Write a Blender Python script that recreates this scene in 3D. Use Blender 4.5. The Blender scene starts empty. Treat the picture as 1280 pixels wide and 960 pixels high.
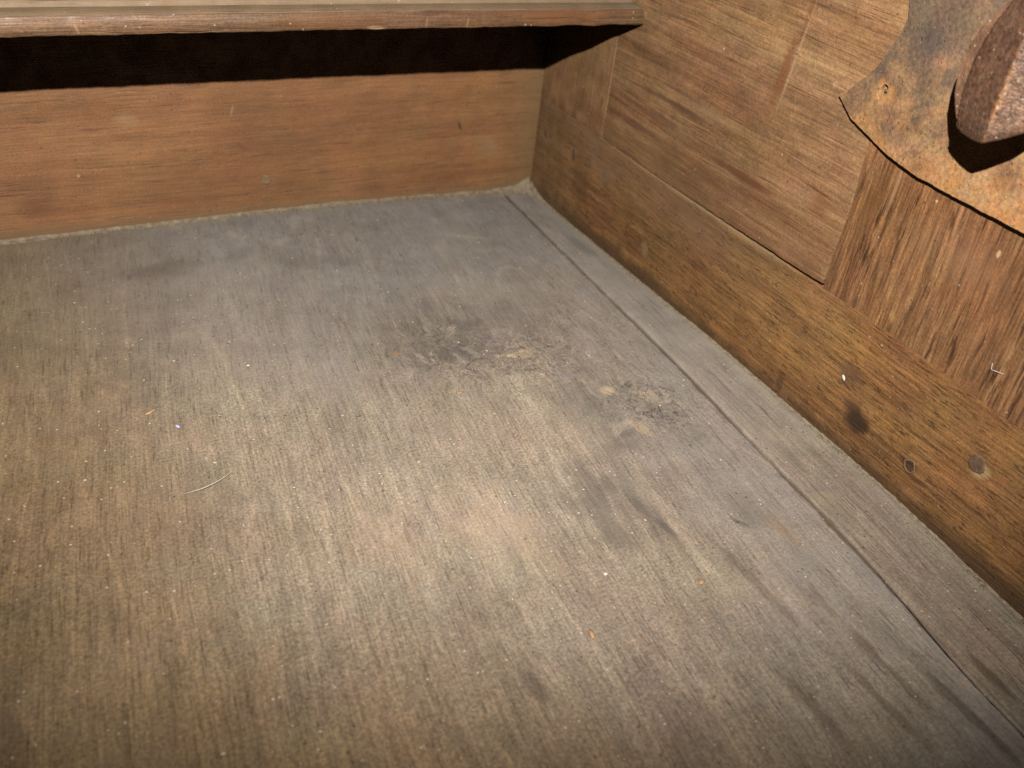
import bpy, bmesh, math, random
import numpy as np
from mathutils import Vector, Matrix, noise as mnoise
from mathutils.geometry import delaunay_2d_cdt

random.seed(7)
scene = bpy.context.scene
col = scene.collection

# ---------------------------------------------------------------- camera
cam_d = bpy.data.cameras.new("camera")
cam = bpy.data.objects.new("camera", cam_d)
col.objects.link(cam)
CAM = Vector((-0.42659455, -0.72903504, 0.34923958))
RT = Vector((0.8884390570, -0.4471822173, 0.1034606517))
UP = Vector((0.1802427050, 0.5472031241, 0.8173624094))
BK = Vector((-0.4221239264, -0.7075286605, 0.5667579600))
m = Matrix((RT, UP, BK)).transposed().to_4x4()
m.translation = CAM
cam.matrix_world = m
cam_d.sensor_width = 36.0
cam_d.lens = 1159.58 / 1280 * 36.0
cam_d.clip_start = 0.01
cam_d.clip_end = 20
cam_d.dof.use_dof = True
cam_d.dof.focus_distance = 0.54
cam_d.dof.aperture_fstop = 8.0
scene.camera = cam

# ---------------------------------------------------------------- world: a dark room
world = bpy.data.worlds.new("World")
scene.world = world
world.use_nodes = True
bg = world.node_tree.nodes["Background"]
bg.inputs[0].default_value = (1.0, 0.8, 0.6, 1)
bg.inputs[1].default_value = 0.0006

# ---------------------------------------------------------------- the camera's flash, above the lens
fl = bpy.data.lights.new("flash", 'SPOT')
flash = bpy.data.objects.new("flash", fl)
col.objects.link(flash)
fl.energy = 39.5
fl.color = (1.0, 0.92, 0.835)
fl.shadow_soft_size = 0.0035
fl.spot_size = math.radians(124)
fl.spot_blend = 0.72
FL = CAM + UP * 0.130 + BK * 0.08 + RT * 0.015
FAIM = FL + Vector((0.405, 0.875, -0.215))
flash.location = FL
flash.rotation_euler = (FAIM - FL).to_track_quat('-Z', 'Y').to_euler()

scene.view_settings.view_transform = 'Standard'
scene.view_settings.look = 'None'
scene.view_settings.exposure = 0.0
scene.view_settings.gamma = 1.0
scene.view_settings.use_curve_mapping = False
scene.cycles.max_bounces = 2
scene.cycles.diffuse_bounces = 0
scene.cycles.glossy_bounces = 1
scene.cycles.use_denoising = False


# ================================================================ node helpers
class NT:
    def __init__(self, name):
        self.mat = bpy.data.materials.new(name)
        self.mat.use_nodes = True
        self.t = self.mat.node_tree
        self.n = self.t.nodes
        self.bsdf = self.n["Principled BSDF"]
        self.pos = self.n.new('ShaderNodeNewGeometry').outputs['Position']
        s = self.n.new('ShaderNodeSeparateXYZ')
        self.link(self.pos, s.inputs[0])
        self.x, self.y, self.z = s.outputs

    def link(self, a, b):
        self.t.links.new(a, b)

    def put(self, sock, v):
        if hasattr(v, 'is_output') or isinstance(v, bpy.types.NodeSocket):
            self.link(v, sock)
        else:
            sock.default_value = v

    def m(self, op, a, b=0.0, c=0.0, clamp=False):
        n = self.n.new('ShaderNodeMath')
        n.operation = op
        n.use_clamp = clamp
        self.put(n.inputs[0], a)
        self.put(n.inputs[1], b)
        if op in ('MULTIPLY_ADD',):
            self.put(n.inputs[2], c)
        return n.outputs[0]

    def add(self, a, b): return self.m('ADD', a, b)
    def sub(self, a, b): return self.m('SUBTRACT', a, b)
    def mul(self, a, b): return self.m('MULTIPLY', a, b)
    def mx(self, a, b): return self.m('MAXIMUM', a, b)

    def comb(self, x, y, z=0.0):
        n = self.n.new('ShaderNodeCombineXYZ')
        self.put(n.inputs[0], x); self.put(n.inputs[1], y); self.put(n.inputs[2], z)
        return n.outputs[0]

    def noise(self, vec, scale=1.0, detail=2.0, rough=0.5, dist=0.0, color=False):
        n = self.n.new('ShaderNodeTexNoise')
        self.put(n.inputs['Vector'], vec)
        n.inputs['Scale'].default_value = scale
        n.inputs['Detail'].default_value = detail
        n.inputs['Roughness'].default_value = rough
        n.inputs['Distortion'].default_value = dist
        return n.outputs['Color' if color else 'Fac']

    def voro(self, vec, scale, rnd=1.0):
        n = self.n.new('ShaderNodeTexVoronoi')
        self.put(n.inputs['Vector'], vec)
        n.inputs['Scale'].default_value = scale
        n.inputs['Randomness'].default_value = rnd
        return n.outputs['Distance'], n.outputs['Color']

    def rng(self, v, a, b, lo=0.0, hi=1.0, smooth=True):
        n = self.n.new('ShaderNodeMapRange')
        n.interpolation_type = 'SMOOTHSTEP' if smooth else 'LINEAR'
        n.clamp = True
        self.put(n.inputs[0], v)
        n.inputs[1].default_value = a; n.inputs[2].default_value = b
        n.inputs[3].default_value = lo; n.inputs[4].default_value = hi
        return n.outputs[0]

    def mix(self, fac, a, b, mode='MIX'):
        n = self.n.new('ShaderNodeMix')
        n.data_type = 'RGBA'
        n.blend_type = mode
        self.put(n.inputs['Factor'], fac)
        ca = (*a, 1) if isinstance(a, tuple) and len(a) == 3 else a
        cb = (*b, 1) if isinstance(b, tuple) and len(b) == 3 else b
        self.put(n.inputs[6], ca); self.put(n.inputs[7], cb)
        return n.outputs[2]

    def ramp(self, v, stops):
        n = self.n.new('ShaderNodeValToRGB')
        e = n.color_ramp.elements
        e[0].position = stops[0][0]; e[0].color = (*stops[0][1], 1)
        e[1].position = stops[-1][0]; e[1].color = (*stops[-1][1], 1)
        for p, c in stops[1:-1]:
            q = e.new(p); q.color = (*c, 1)
        self.put(n.inputs[0], v)
        return n.outputs[0]

    def bw(self, c):
        n = self.n.new('ShaderNodeRGBToBW'); self.put(n.inputs[0], c); return n.outputs[0]

    def blob(self, a, b, ca, cb, ra, rb, rot, nz, k=0.6, soft=0.45):
        """mask of one irregular spot at (ca, cb) in the board's own two axes"""
        c, s = math.cos(rot), math.sin(rot)
        da = self.sub(a, ca); db = self.sub(b, cb)
        u = self.add(self.mul(da, c / ra), self.mul(db, s / ra))
        v = self.add(self.mul(da, -s / rb), self.mul(db, c / rb))
        d = self.m('SQRT', self.add(self.mul(u, u), self.mul(v, v)))
        d = self.add(d, self.mul(self.sub(nz, 0.5), k * 2))
        return self.rng(d, 1.0, 1.0 - soft, 0, 1)

    def bump(self, h, strength, dist):
        n = self.n.new('ShaderNodeBump')
        n.inputs['Strength'].default_value = strength
        n.inputs['Distance'].default_value = dist
        self.put(n.inputs['Height'], h)
        return n.outputs[0]


def oak(name, ac, al, dp, base, dark, light, seed=0.0, warp=0.012, band=40., fibre=420., pore=300.,
        pore_amt=0.5, pore_len=26., stretch=1.0, dust=None, dust_col=(.26, .235, .205), spots=(), rough=0.62,
        knots=(), shear=None, bumpd=0.0006, chroma=0.10, specks=0.5, swirl=None, extra=None, fib_amt=0.5, streak=0.5, grain=.55, fib_len=26., por_lo=.52, mid=1.0, tint=None, rings=0.0):
    """old oak: ac / al / dp name the board's across, along and depth axes"""
    t = NT(name)
    ax = {'x': t.x, 'y': t.y, 'z': t.z}
    A, L_, D = ax[ac], ax[al], ax[dp]
    A0, L0 = A, L_
    sv = t.comb(t.add(A, seed), L_, D)
    if shear:
        A = shear(t, A, L_)
    n1 = t.noise(t.comb(t.mul(A, 5), t.add(t.mul(L_, 2.4), seed), 0), 1.0, 2, 0.5)
    A = t.add(A, t.mul(t.sub(n1, 0.5), warp * 2))
    n1b = t.noise(t.comb(t.mul(A, 30), t.add(t.mul(L_, 14), seed), 0), 1.0, 2, 0.5)
    A = t.add(A, t.mul(t.sub(n1b, 0.5), warp * 0.12))
    nz = t.noise(sv, 55, 4, 0.6)            # mid noise that roughens every spot's outline
    nz2 = t.noise(sv, 11, 4, 0.55)
    kn = None
    for (ka, kl, ra, rl, rot, amp) in knots:   # grain swept round a knot
        mk = t.blob(A0, L0, ka, kl, ra, rl, rot, nz2, 0.5, 0.9)
        sw = t.noise(t.comb(t.mul(A0, 34), t.mul(L0, 22), seed), 1.0, 3, 0.6, 1.2)
        A = t.add(A, t.mul(mk, t.mul(t.sub(sw, 0.5), amp)))
        kn = mk if kn is None else t.mx(kn, mk)
    gv = lambda sa, sl: t.comb(t.mul(A, sa), t.add(t.mul(L_, sl), seed * 3), t.mul(D, sa * .5))
    bands = t.noise(gv(band, 2.2), 1.0, 4, 0.6)
    bands2 = t.noise(gv(band * 3.2, 5), 1.0, 3, 0.6)
    fib = t.noise(gv(fibre * 1.7, fib_len), 1.0, 2, 0.8)
    por = t.noise(gv(pore * 1.7, pore_len * 2.0), 1.0, 2, 0.6)
    por2 = t.noise(gv(pore * .5, pore_len * .6), 1.0, 2, 0.5)
    porem = t.mul(t.rng(por, por_lo, por_lo + .2), t.rng(por2, 0.40, 0.66))
    c = t.mix(t.rng(bands, 0.3, 0.72), dark, base)
    c = t.mix(t.mul(t.rng(bands2, 0.42, 0.75), streak), c, light)
    fa = t.m('ADD', t.mul(kn, .6), fib_amt, clamp=True) if kn is not None else fib_amt
    c = t.mix(fa, c, t.mix(1.0, c, t.ramp(fib, [(0.30, (.38, .36, .35)), (0.5, (1, 1, 1)), (0.70, (1.6, 1.56, 1.5))]), 'MULTIPLY'))
    mot = t.noise(sv, 7, 4, 0.6)
    c = t.mix(1.0, c, t.ramp(mot, [(0.3, (.82, .80, .78)), (0.7, (1.16, 1.15, 1.14))]), 'MULTIPLY')
    mot2 = t.noise(t.comb(t.mul(A, 75), t.mul(L_, 40), seed), 1, 5, 0.75)
    c = t.mix(mid, c, t.mix(1.0, c, t.ramp(mot2, [(0.3, (.74, .73, .73)), (0.5, (1, 1, 1)), (0.7, (1.25, 1.23, 1.20))]), 'MULTIPLY'))
    gr = t.noise(sv, 620, 1, 0.7)
    c = t.mix(grain, c, t.mix(1.0, c, t.ramp(gr, [(0.25, (.62, .61, .60)), (0.5, (1, 1, 1)), (0.78, (1.5, 1.47, 1.42))]), 'MULTIPLY'))
    hue = t.noise(sv, 120, 2, 0.6, color=True)
    c = t.mix(chroma, c, t.mix(1.0, c, t.mix(0.5, hue, (.5, .5, .5)), 'OVERLAY'))
    hue2 = t.noise(sv, 22, 2, 0.5, color=True)
    c = t.mix(chroma * 1.1, c, t.mix(1.0, c, hue2, 'OVERLAY'))
    c = t.mix(t.mul(porem, pore_amt), c, t.mix(1.0, c, (.28, .25, .23), 'MULTIPLY'))
    rgh = rough
    dm = None
    if dust:
        dm = dust(t, A0, L0, nz, nz2)
        # dust lies thinner in the open pores
        dmm = t.mul(dm, t.rng(fib, 0.25, 0.6, 0.7, 1.0))
        dmm = t.mul(dmm, t.m('SUBTRACT', 1.0, t.mul(porem, 0.55)))
        dcol = t.mix(1.0, dust_col, t.ramp(t.noise(sv, 36, 5, 0.65), [(0.3, (.80, .80, .80)), (0.7, (1.2, 1.18, 1.15))]), 'MULTIPLY')
        c = t.mix(dmm, c, dcol)
    snz = t.add(t.mul(nz, .55), t.mul(bands2, .45))
    hgt = t.add(t.mul(fib, 0.6), t.mul(t.m('SUBTRACT', 1.0, porem), 0.7))
    for sp in spots:
        (ka, kl, ra, rl, rot, kc, fac) = sp[:7]
        kk = sp[7] if len(sp) > 7 else 0.6
        mk = t.blob(A0, L0, ka, kl, ra, rl, rot, snz, kk, 0.6 if ra * rl < 2.5e-4 else 0.95)
        c = t.mix(t.mul(mk, fac), c, kc)
    if extra:
        c, hgt = extra(t, c, hgt, A0, L0, nz, nz2, A)
    if rings:
        rn = t.noise(gv(9, 1.6), 1.0, 1, 0.4)
        fr = t.m('FRACT', t.mul(rn, 17))
        ln = t.rng(t.m('ABSOLUTE', t.sub(fr, .5)), .10, .0)
        ln2 = t.rng(fr, .0, .5)
        c = t.mix(t.mul(t.mul(ln, t.rng(nz, .35, .6)), rings), c, t.mix(1.0, c, (1.45, 1.38, 1.30), 'MULTIPLY'))
        c = t.mix(t.mul(ln2, rings * .5), c, t.mix(1.0, c, (.80, .78, .76), 'MULTIPLY'))
    if tint:
        c = t.mix(1.0, c, tint, 'MULTIPLY')
    # pale specks of dust and plaster
    if specks:
        for sc, th, amt in ((260, 0.16, 0.75), (110, 0.09, 0.85)):
            d, cc = t.voro(sv, sc)
            sel = t.rng(t.bw(cc), 0.80 if sc > 200 else 0.83, 0.86)
            mk = t.mul(t.mul(t.rng(d, th * 1.25, th * .6), sel), min(1, amt * specks))
            c = t.mix(mk, c, (.66, .57, .45))
        d, cc = t.voro(sv, 190)
        mk = t.mul(t.rng(d, 0.2, 0.08), t.rng(t.bw(cc), 0.28, 0.22))
        c = t.mix(t.mul(mk, 0.65), c, (.05, .035, .025))
    t.link(c, t.bsdf.inputs['Base Color'])
    rr = t.rng(nz, 0.3, 0.7, rough - 0.12, rough + 0.12)
    if dm is not None:
        rr = t.add(rr, t.mul(dm, 0.2))
    t.link(rr, t.bsdf.inputs['Roughness'])
    t.bsdf.inputs['Specular IOR Level'].default_value = 0.4
    hgt = t.add(hgt, t.mul(gr, 0.35))
    t.link(t.bump(hgt, 0.85, bumpd), t.bsdf.inputs['Normal'])
    return t.mat


R = math.radians
# ---------------- floor boards
def floor_shear(t, A, L_):
    k = t.rng(A, -0.07, -0.17, 0.045, 0.11)
    return t.sub(A, t.mul(L_, k))


def floor_dust(t, A, L_, nz, nz2):
    w1 = t.rng(A, -0.20, -0.02, 0, 1)
    w2 = t.rng(L_, -0.36, -0.06, 0, 1)
    w = t.mx(t.mul(w1, 0.75), t.mul(w2, 0.95))
    w = t.add(t.mul(w, 0.70), 0.20)
    w = t.add(w, t.mul(t.sub(nz2, 0.5), 1.0))
    w = t.add(w, t.mul(t.sub(nz, 0.5), 0.35))
    return t.rng(w, 0.0, 1.15, 0.10, 0.88)


GREY = (.205, .185, .172)
DGREY = (.085, .07, .062)
TAN = (.56, .43, .28)
floor_spots = [
    # across (x), along (y), ra, rl, rot, colour, strength, raggedness
    (-.166, -.405, .018, .050, .10, DGREY, .32, 1.3),
    (-.147, -.448, .008, .040, .10, DGREY, .38, 1.3),
    (-.131, -.377, .012, .030, .10, DGREY, .25, 1.3),
    (-.150, -.205, .080, .028, -.3, (.12, .11, .105), .38, 1.2),
    (-.190, -.245, .045, .022, .1, (.13, .12, .11), .30, 1.2),
    (-.104, -.458, .003, .011, .5, (.06, .05, .05), .5, 1.0),
    (-.122, -.365, .018, .004, .3, (.10, .09, .09), .5, 1.0),
    (-.353, -.075, .080, .020, .1, (.12, .10, .09), .40, 1.2),
    (-.240, -.095, .060, .020, -.2, (.13, .115, .105), .30, 1.2),
    (-.120, -.070, .060, .022, -.2, (.33, .30, .28), .35, 1.2),
    (-.366, -.325, .014, .040, .1, (.14, .105, .08), .32, 1.3),
    (-.395, -.200, .020, .070, .05, (.15, .12, .10), .30, 1.3),
    (-.265, -.510, .006, .014, .1, (.09, .07, .055), .45, 1.3),
    (-.098, -.555, .006, .050, .06, (.08, .055, .04), .50, 1.4),
    (-.115, -.575, .004, .050, .06, (.09, .06, .045), .45, 1.4),
    (-.150, -.565, .006, .050, .08, (.08, .06, .045), .42, 1.4),
    (-.080, -.600, .005, .040, .06, (.06, .04, .03), .55, 1.4),
    (-.124, -.510, .004, .050, .08, (.10, .075, .055), .40, 1.4),
    (-.085, -.470, .007, .020, .1, (.34, .20, .10), .30, 1.2),
    (-.158, -.400, .004, .014, -.05, (.09, .08, .07), .38, 1.3),
    (-.152, -.422, .003, .014, .15, (.09, .08, .07), .45, 1.3),
    (-.147, -.445, .0035, .014, .25, (.085, .075, .08), .55, .9),
    (-.178, -.425, .020, .045, .12, (.15, .13, .11), .38, 1.5),
    (-.127, -.372, .012, .010, .2, (.14, .125, .11), .42, 1.3),
    (-.120, -.330, .075, .050, -.5, (.17, .16, .145), .42, 1.5),
    (-.160, -.410, .045, .060, .1, (.16, .145, .125), .42, 1.6),
    (-.185, -.235, .075, .040, -.2, (.14, .13, .12), .50, 1.5),
    (-.095, -.450, .030, .025, .3, (.15, .14, .14), .40, 1.3),
    (-.235, -.415, .030, .060, .1, (.50, .37, .25), .28, 1.4),
    (-.290, -.400, .030, .050, .1, (.50, .36, .24), .25, 1.4),
    # pale grime scars round the knot
    (-.1500, -.2630, .0170, .0036, -.30, TAN, .95, .8, .5),
    (-.1400, -.2600, .0090, .0040, .1, TAN, .85, .8, .5),
    (-.1085, -.3215, .0075, .0072, .6, TAN, .70, 1.0, .5),
    (-.0860, -.3340, .0080, .0100, .5, (.42, .34, .25), .65, 1.0, .5),
    (-.0810, -.3420, .0060, .0080, .2, (.33, .28, .22), .5, 1.2, .4),
    (-.1090, -.3640, .0050, .0150, .35, (.42, .33, .23), .65, 1.2, .5),
    (-.1180, -.3560, .0100, .0040, .3, (.38, .31, .23), .55, 1.2, .5),
    (-.1760, -.2480, .0030, .0090, .5, (.34, .29, .23), .6, 1.1, .5),
    (-.1880, -.2500, .0025, .0070, .2, (.34, .29, .23), .5, 1.1, .5),
    (-.2120, -.2460, .0030, .0130, .3, (.33, .29, .24), .5, 1.1, .5),
    (-.2260, -.2350, .0030, .0026, .2, (.40, .19, .08), .8, .8, .3),
    (-.1700, -.2900, .0060, .0040, .2, (.34, .29, .23), .6, 1.1, .5),
    (-.1500, -.2900, .0080, .0040, .2, (.31, .28, .25), .5, 1.1, .5),
    (-.1300, -.2950, .0120, .0050, -.3, (.30, .28, .26), .5, 1.1, .5),
    (-.0700, -.2650, .0100, .0040, -.6, (.32, .29, .22), .5, 1.1, .3),
]


def curls(amt_scale=1.0):
    """thin pale curved scratches that follow the knot's swirls"""
    def ex(t, c, hgt, A0, L0, nz, nz2, A):
        v = t.comb(t.mul(A0, 1), t.mul(L0, 1), 0)
        n = t.noise(v, 38, 4, 0.6, 1.6)
        line = t.mul(t.rng(t.m('ABSOLUTE', t.sub(n, 0.5)), 0.026, 0.004), 1.0)
        reg = t.blob(A0, L0, -.155, -.262, .085, .055, -.25, nz2, .6, .7)
        reg2 = t.blob(A0, L0, -.085, -.345, .045, .05, 0, nz2, .6, .7)
        reg = t.mx(reg, reg2)
        mk = t.mul(t.mul(line, reg), t.rng(nz, .42, .6))
        c = t.mix(t.mul(mk, 0.9), c, (.43, .36, .28))
        hgt = t.add(hgt, t.mul(mk, .8))
        n2 = t.noise(v, 52, 4, 0.6, 1.3)
        line2 = t.mul(t.rng(t.m('ABSOLUTE', t.sub(n2, 0.5)), 0.022, 0.0), reg)
        c = t.mix(t.mul(line2, 0.8), c, (.07, .06, .055))
        e = t.add(L0, t.mul(t.sub(nz, .5), .018))
        c = t.mix(t.rng(e, -.014, -.001, 0, .75), c, (.30, .255, .19))
        # dirt gathered along the joint with the narrow strip
        # darker, yellower tone towards the left and the front
        g = t.add(t.mul(t.sub(-.335, A0), 5.5), t.mul(t.mx(t.sub(-.43, L0), 0.0), 6.5))
        g = t.add(g, t.mul(t.sub(nz2, .5), .8))
        c = t.mix(t.rng(g, -.25, .75), c, t.mix(1.0, c, (.82, .69, .50), 'MULTIPLY'))
        jl = t.add(-0.0285, t.mul(L0, 0.052))
        dj = t.m('ABSOLUTE', t.sub(A0, jl))
        dj = t.add(dj, t.mul(t.sub(nz, 0.5), 0.005))
        c = t.mix(t.mul(t.rng(dj, 0.0034, 0.001), 0.75), c, (.085, .055, .036))
        return c, hgt
    return ex


M = {}
M['floor'] = oak('dusty_floor_oak', 'x', 'y', 'z', (.325, .270, .205), (.235, .193, .145), (.415, .352, .275), seed=1.3, mid=.85,
                 warp=.010, band=34, fibre=460, pore=560, pore_amt=.30, pore_len=40, shear=floor_shear, dust=floor_dust,
                 dust_col=(.275, .265, .262), spots=floor_spots, knots=[(-.165, -.255, .10, .06, -.3, .060), (-.085, -.335, .05, .05, 0, .045)],
                 rough=.58, extra=curls(), fib_amt=.42, specks=1.0, grain=1.0, fib_len=26., streak=.35, rings=.45, chroma=.07)
strip_spots = [(-.0345, -.40, .004, .010, 0, (.36, .28, .19), .5, .9), (-.036, -.24, .010, .006, 0, (.34, .31, .28), .5, .9),
               (-.020, -.16, .006, .010, 0, (.36, .33, .31), .5, .9), (-.05, -.59, .004, .02, 0, (.09, .06, .04), .6, .9),
               (-.040, -.46, .012, .008, 0, (.36, .29, .2), .35, .9), (-.015, -.12, .006, .04, .1, (.13, .12, .11), .35, .9)]


def strip_dust(t, A, L_, nz, nz2):
    w = t.add(t.rng(L_, -.58, -.15, .22, .85), t.mul(t.sub(nz2, .5), .8))
    return t.rng(w, .1, 1.0, .25, .92)


def strip_shear(t, A, L_):
    return t.sub(A, t.mul(L_, .055))


def strip_extra(t, c, hgt, A0, L0, nz, nz2, A):
    e = t.add(A0, t.mul(t.sub(nz, .5), .010))
    c = t.mix(t.rng(e, -.011, -.001, 0, .6), c, (.34, .30, .225))      # tan crumbs packed against the rail
    jl = t.add(-0.0285, t.mul(L0, 0.052))
    dj = t.m('ABSOLUTE', t.sub(A0, jl))
    dj = t.add(dj, t.mul(t.sub(nz, 0.5), 0.004))
    c = t.mix(t.mul(t.rng(dj, 0.0022, 0.0), 0.5), c, (.085, .055, .036))
    return c, hgt


M['strip'] = oak('dusty_strip_oak', 'x', 'y', 'z', (.315, .245, .175), (.19, .145, .105), (.40, .32, .24), seed=4.1,
                 warp=.004, band=60, fibre=420, pore=300, pore_amt=.5, pore_len=20, shear=strip_shear, dust=strip_dust,
                 dust_col=(.300, .280, .258), spots=strip_spots, rough=.6, extra=strip_extra, specks=1.0, grain=1.0)

# ---------------- end board at the back
def end_extra(t, c, hgt, A0, L0, nz, nz2, A):
    # A = z (across), L = x (along)
    e = t.add(A0, t.mul(t.sub(nz, .5), .012))
    c = t.mix(t.rng(e, .014, .001, 0, .6), c, (.27, .215, .145))
    e2 = t.add(L0, t.mul(t.sub(nz2, .5), .06))
    c = t.mix(t.rng(e2, -.05, 0, 0, .6), c, (.29, .225, .145))
    return c, hgt


M['end'] = oak('red_brown_end_oak', 'z', 'x', 'y', (.375, .215, .125), (.29, .163, .094), (.43, .26, .155), seed=2.2,
               warp=.008, band=70, fibre=480, pore=330, pore_amt=.35, pore_len=16,
               spots=[(.0644, -.0785, .0060, .0016, -.45, (.06, .04, .035), .75, .5),
                      (.030, -.2521, .0035, .0045, 0, (.17, .13, .10), .7, .5), (.090, -.2763, .006, .0012, .3, (.5, .42, .34), .5, .5),
                      (.024, -.425, .022, .018, .8, (.16, .09, .05), .55, .9), (.0463, -.3934, .0015, .0015, 0, (.7, .6, .5), .8, .3),
                      (.087, -.353, .006, .012, .2, (.45, .34, .24), .4, .8), (.062, -.22, .01, .05, 0, (.27, .16, .10), .35, .8),
                      (.045, -.05, .012, .018, .5, (.42, .33, .22), .4, 1.)],
               rough=.6, extra=end_extra, specks=.25, fib_amt=.28, chroma=.09, grain=.4, mid=.6, tint=(.67, .575, .44))

# ---------------- rail, panel, stiles of the right-hand (front) wall: x is depth
def rail_extra(t, c, hgt, A0, L0, nz, nz2, A):
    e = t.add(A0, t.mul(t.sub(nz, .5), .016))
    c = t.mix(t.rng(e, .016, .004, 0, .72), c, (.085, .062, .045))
    # greyed towards the corner and towards the worn top edge
    e2 = t.add(L0, t.mul(t.sub(nz2, .5), .25))
    e3 = t.rng(A0, .03, .085)
    g = t.mul(t.mul(t.rng(e2, -.45, -.22), e3), .55)
    c = t.mix(g, c, (.30, .225, .16))
    e4 = t.add(A0, t.mul(t.sub(nz, .5), .004))
    # the foot of the corner: grey brown dust over the oak
    e5 = t.add(L0, t.mul(t.sub(nz2, .5), .10))
    c = t.mix(t.rng(e5, -.10, -.01, 0, .62), c, t.mix(t.rng(nz, .35, .65), (.20, .135, .085), (.33, .25, .165)))
    pale = t.mul(t.rng(e4, .0850, .0872), t.mul(t.rng(L0, -.13, -.18), t.rng(L0, -.36, -.30)))
    c = t.mix(t.mul(pale, .6), c, (.48, .38, .25))
    return c, hgt


M['rail'] = oak('brown_rail_oak', 'z', 'y', 'x', (.42, .262, .125), (.27, .16, .080), (.50, .34, .19), seed=5.7, por_lo=.47,
                warp=.006, band=60, fibre=330, pore=400, pore_amt=.75, pore_len=75,
                spots=[(.0277, -.4325, .011, .014, .2, (.045, .028, .022), .9, .9), (.034, -.425, .006, .010, 0, (.06, .04, .03), .7, .9), (.0267, -.4757, .0062, .0068, 0, (.05, .035, .028), .75, .5), (.022, -.484, .003, .012, .2, (.07, .045, .03), .6, .9),
                       (.052, -.415, .010, .012, .2, (.14, .10, .085), .45, .9), (.0273, -.1922, .008, .006, .2, (.50, .40, .28), .55, 1.1),
                       (.022, -.170, .014, .03, .2, (.14, .075, .04), .45, 1.1), (.012, -.365, .008, .004, .2, (.09, .07, .06), .6, .9),
                       (.064, -.125, .016, .02, .2, (.36, .30, .25), .5, 1.), (.075, -.10, .014, .012, 0, (.40, .33, .27), .4, 1.),
                       (.04, -.085, .03, .02, .3, (.16, .095, .05), .55, 1.), (.0596, -.0704, .005, .004, 0, (.13, .10, .09), .6, .8), (.065, -.102, .007, .006, 0, (.42, .36, .31), .5, 1.), (.02, -.12, .012, .03, .2, (.15, .085, .045), .5, 1.1), (.07, -.24, .01, .05, 0, (.32, .26, .2), .35, 1.),
                       (.0535, -.514, .006, .0075, .4, (.62, .50, .32), .8, .6), (.035, -.30, .014, .05, 0, (.20, .12, .06), .35, .9)],
                rough=.55, extra=rail_extra, specks=.45, fib_amt=.7, chroma=.11, tint=(.64, .545, .43))


def panel_extra(t, c, hgt, A0, L0, nz, nz2, A):
    # darker streaky lower part, paler middle
    e = t.add(A0, t.mul(t.sub(nz2, .5), .10))
    c = t.mix(t.rng(e, .14, .09, 0, .40), c, (.20, .12, .075))
    return c, hgt


M['panel'] = oak('faded_panel_oak', 'z', 'y', 'x', (.385, .272, .170), (.27, .175, .105), (.49, .36, .235), seed=8.3,
                 warp=.008, band=55, fibre=430, pore=340, pore_amt=.40, pore_len=12, streak=.55,
                 spots=[(.198, -.292, .032, .0062, -.13, (.25, .115, .06), .7, .8), (.232, -.300, .02, .003, -.13, (.26, .12, .055), .55, .7),
                        (.208, -.2985, .046, .0014, -.13, (.58, .45, .32), .50, .4),
                        (.1255, -.278, .0034, .040, 0, (.17, .08, .045), .9, .7, -.8), (.145, -.19, .003, .045, 0, (.13, .085, .07), .6, .9), (.155, -.20, .002, .03, 0, (.13, .085, .07), .5, .9), (.118, -.312, .004, .034, 0, (.21, .11, .06), .6, .8),
                        (.135, -.352, .014, .018, .2, (.21, .10, .05), .6, .9), (.109, -.262, .002, .05, 0, (.17, .09, .05), .5, .9),
                        (.152, -.230, .006, .05, 0, (.46, .35, .24), .45, .9), (.165, -.165, .007, .05, 0, (.20, .13, .10), .4, .9),
                        (.130, -.175, .004, .05, 0, (.16, .10, .08), .45, .9), (.115, -.150, .003, .04, 0, (.16, .10, .08), .45, .9),
                        (.205, -.335, .003, .003, 0, (.6, .48, .34), .5, .6), (.26, -.33, .012, .004, 0, (.55, .42, .28), .5, .9),
                        (.196, -.232, .0013, .0013, 0, (.8, .7, .6), .8, .3), (.098, -.36, .006, .012, 0, (.17, .10, .06), .5, .9)],
                 rough=.58, extra=panel_extra, specks=.4, chroma=.11, fib_amt=.45, tint=(.70, .59, .48))
M['stile'] = oak('brown_stile_oak', 'y', 'z', 'x', (.345, .215, .120), (.20, .112, .060), (.43, .29, .17), seed=11.9, por_lo=.47,
                 warp=.010, band=70, fibre=300, pore=230, pore_amt=1.0, pore_len=24, streak=.6,
                 spots=[(-.4278, .1013, .0025, .005, -.3, (.55, .38, .20), .7, .6), (-.4723, .1632, .0016, .003, 0, (.75, .65, .45), .8, .4),
                        (-.385, .14, .006, .03, 0, (.20, .11, .05), .35, .9), (-.40, .17, .0016, .02, 0, (.5, .38, .25), .5, .8),
                        (-.43, .118, .004, .01, 0, (.15, .09, .06), .5, .9), (-.45, .15, .05, .02, 0, (.36, .24, .16), .4, .9)],
                 rough=.55, specks=.5, chroma=.11, fib_amt=.8, tint=(.62, .52, .42))
def post_extra(t, c, hgt, A0, L0, nz, nz2, A):
    # grubby foot of the post, the same brown as the rail beside it
    e = t.add(L0, t.mul(t.sub(nz2, .5), .10))
    c2 = t.mix(t.rng(nz, .35, .65), (.15, .090, .050), (.34, .22, .125))
    c = t.mix(t.rng(e, .15, .09, 0, .6), c, c2)
    e = t.add(L0, t.mul(t.sub(nz, .5), .014))
    c = t.mix(t.rng(e, .012, .002, 0, .5), c, (.26, .20, .135))
    return c, hgt


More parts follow.
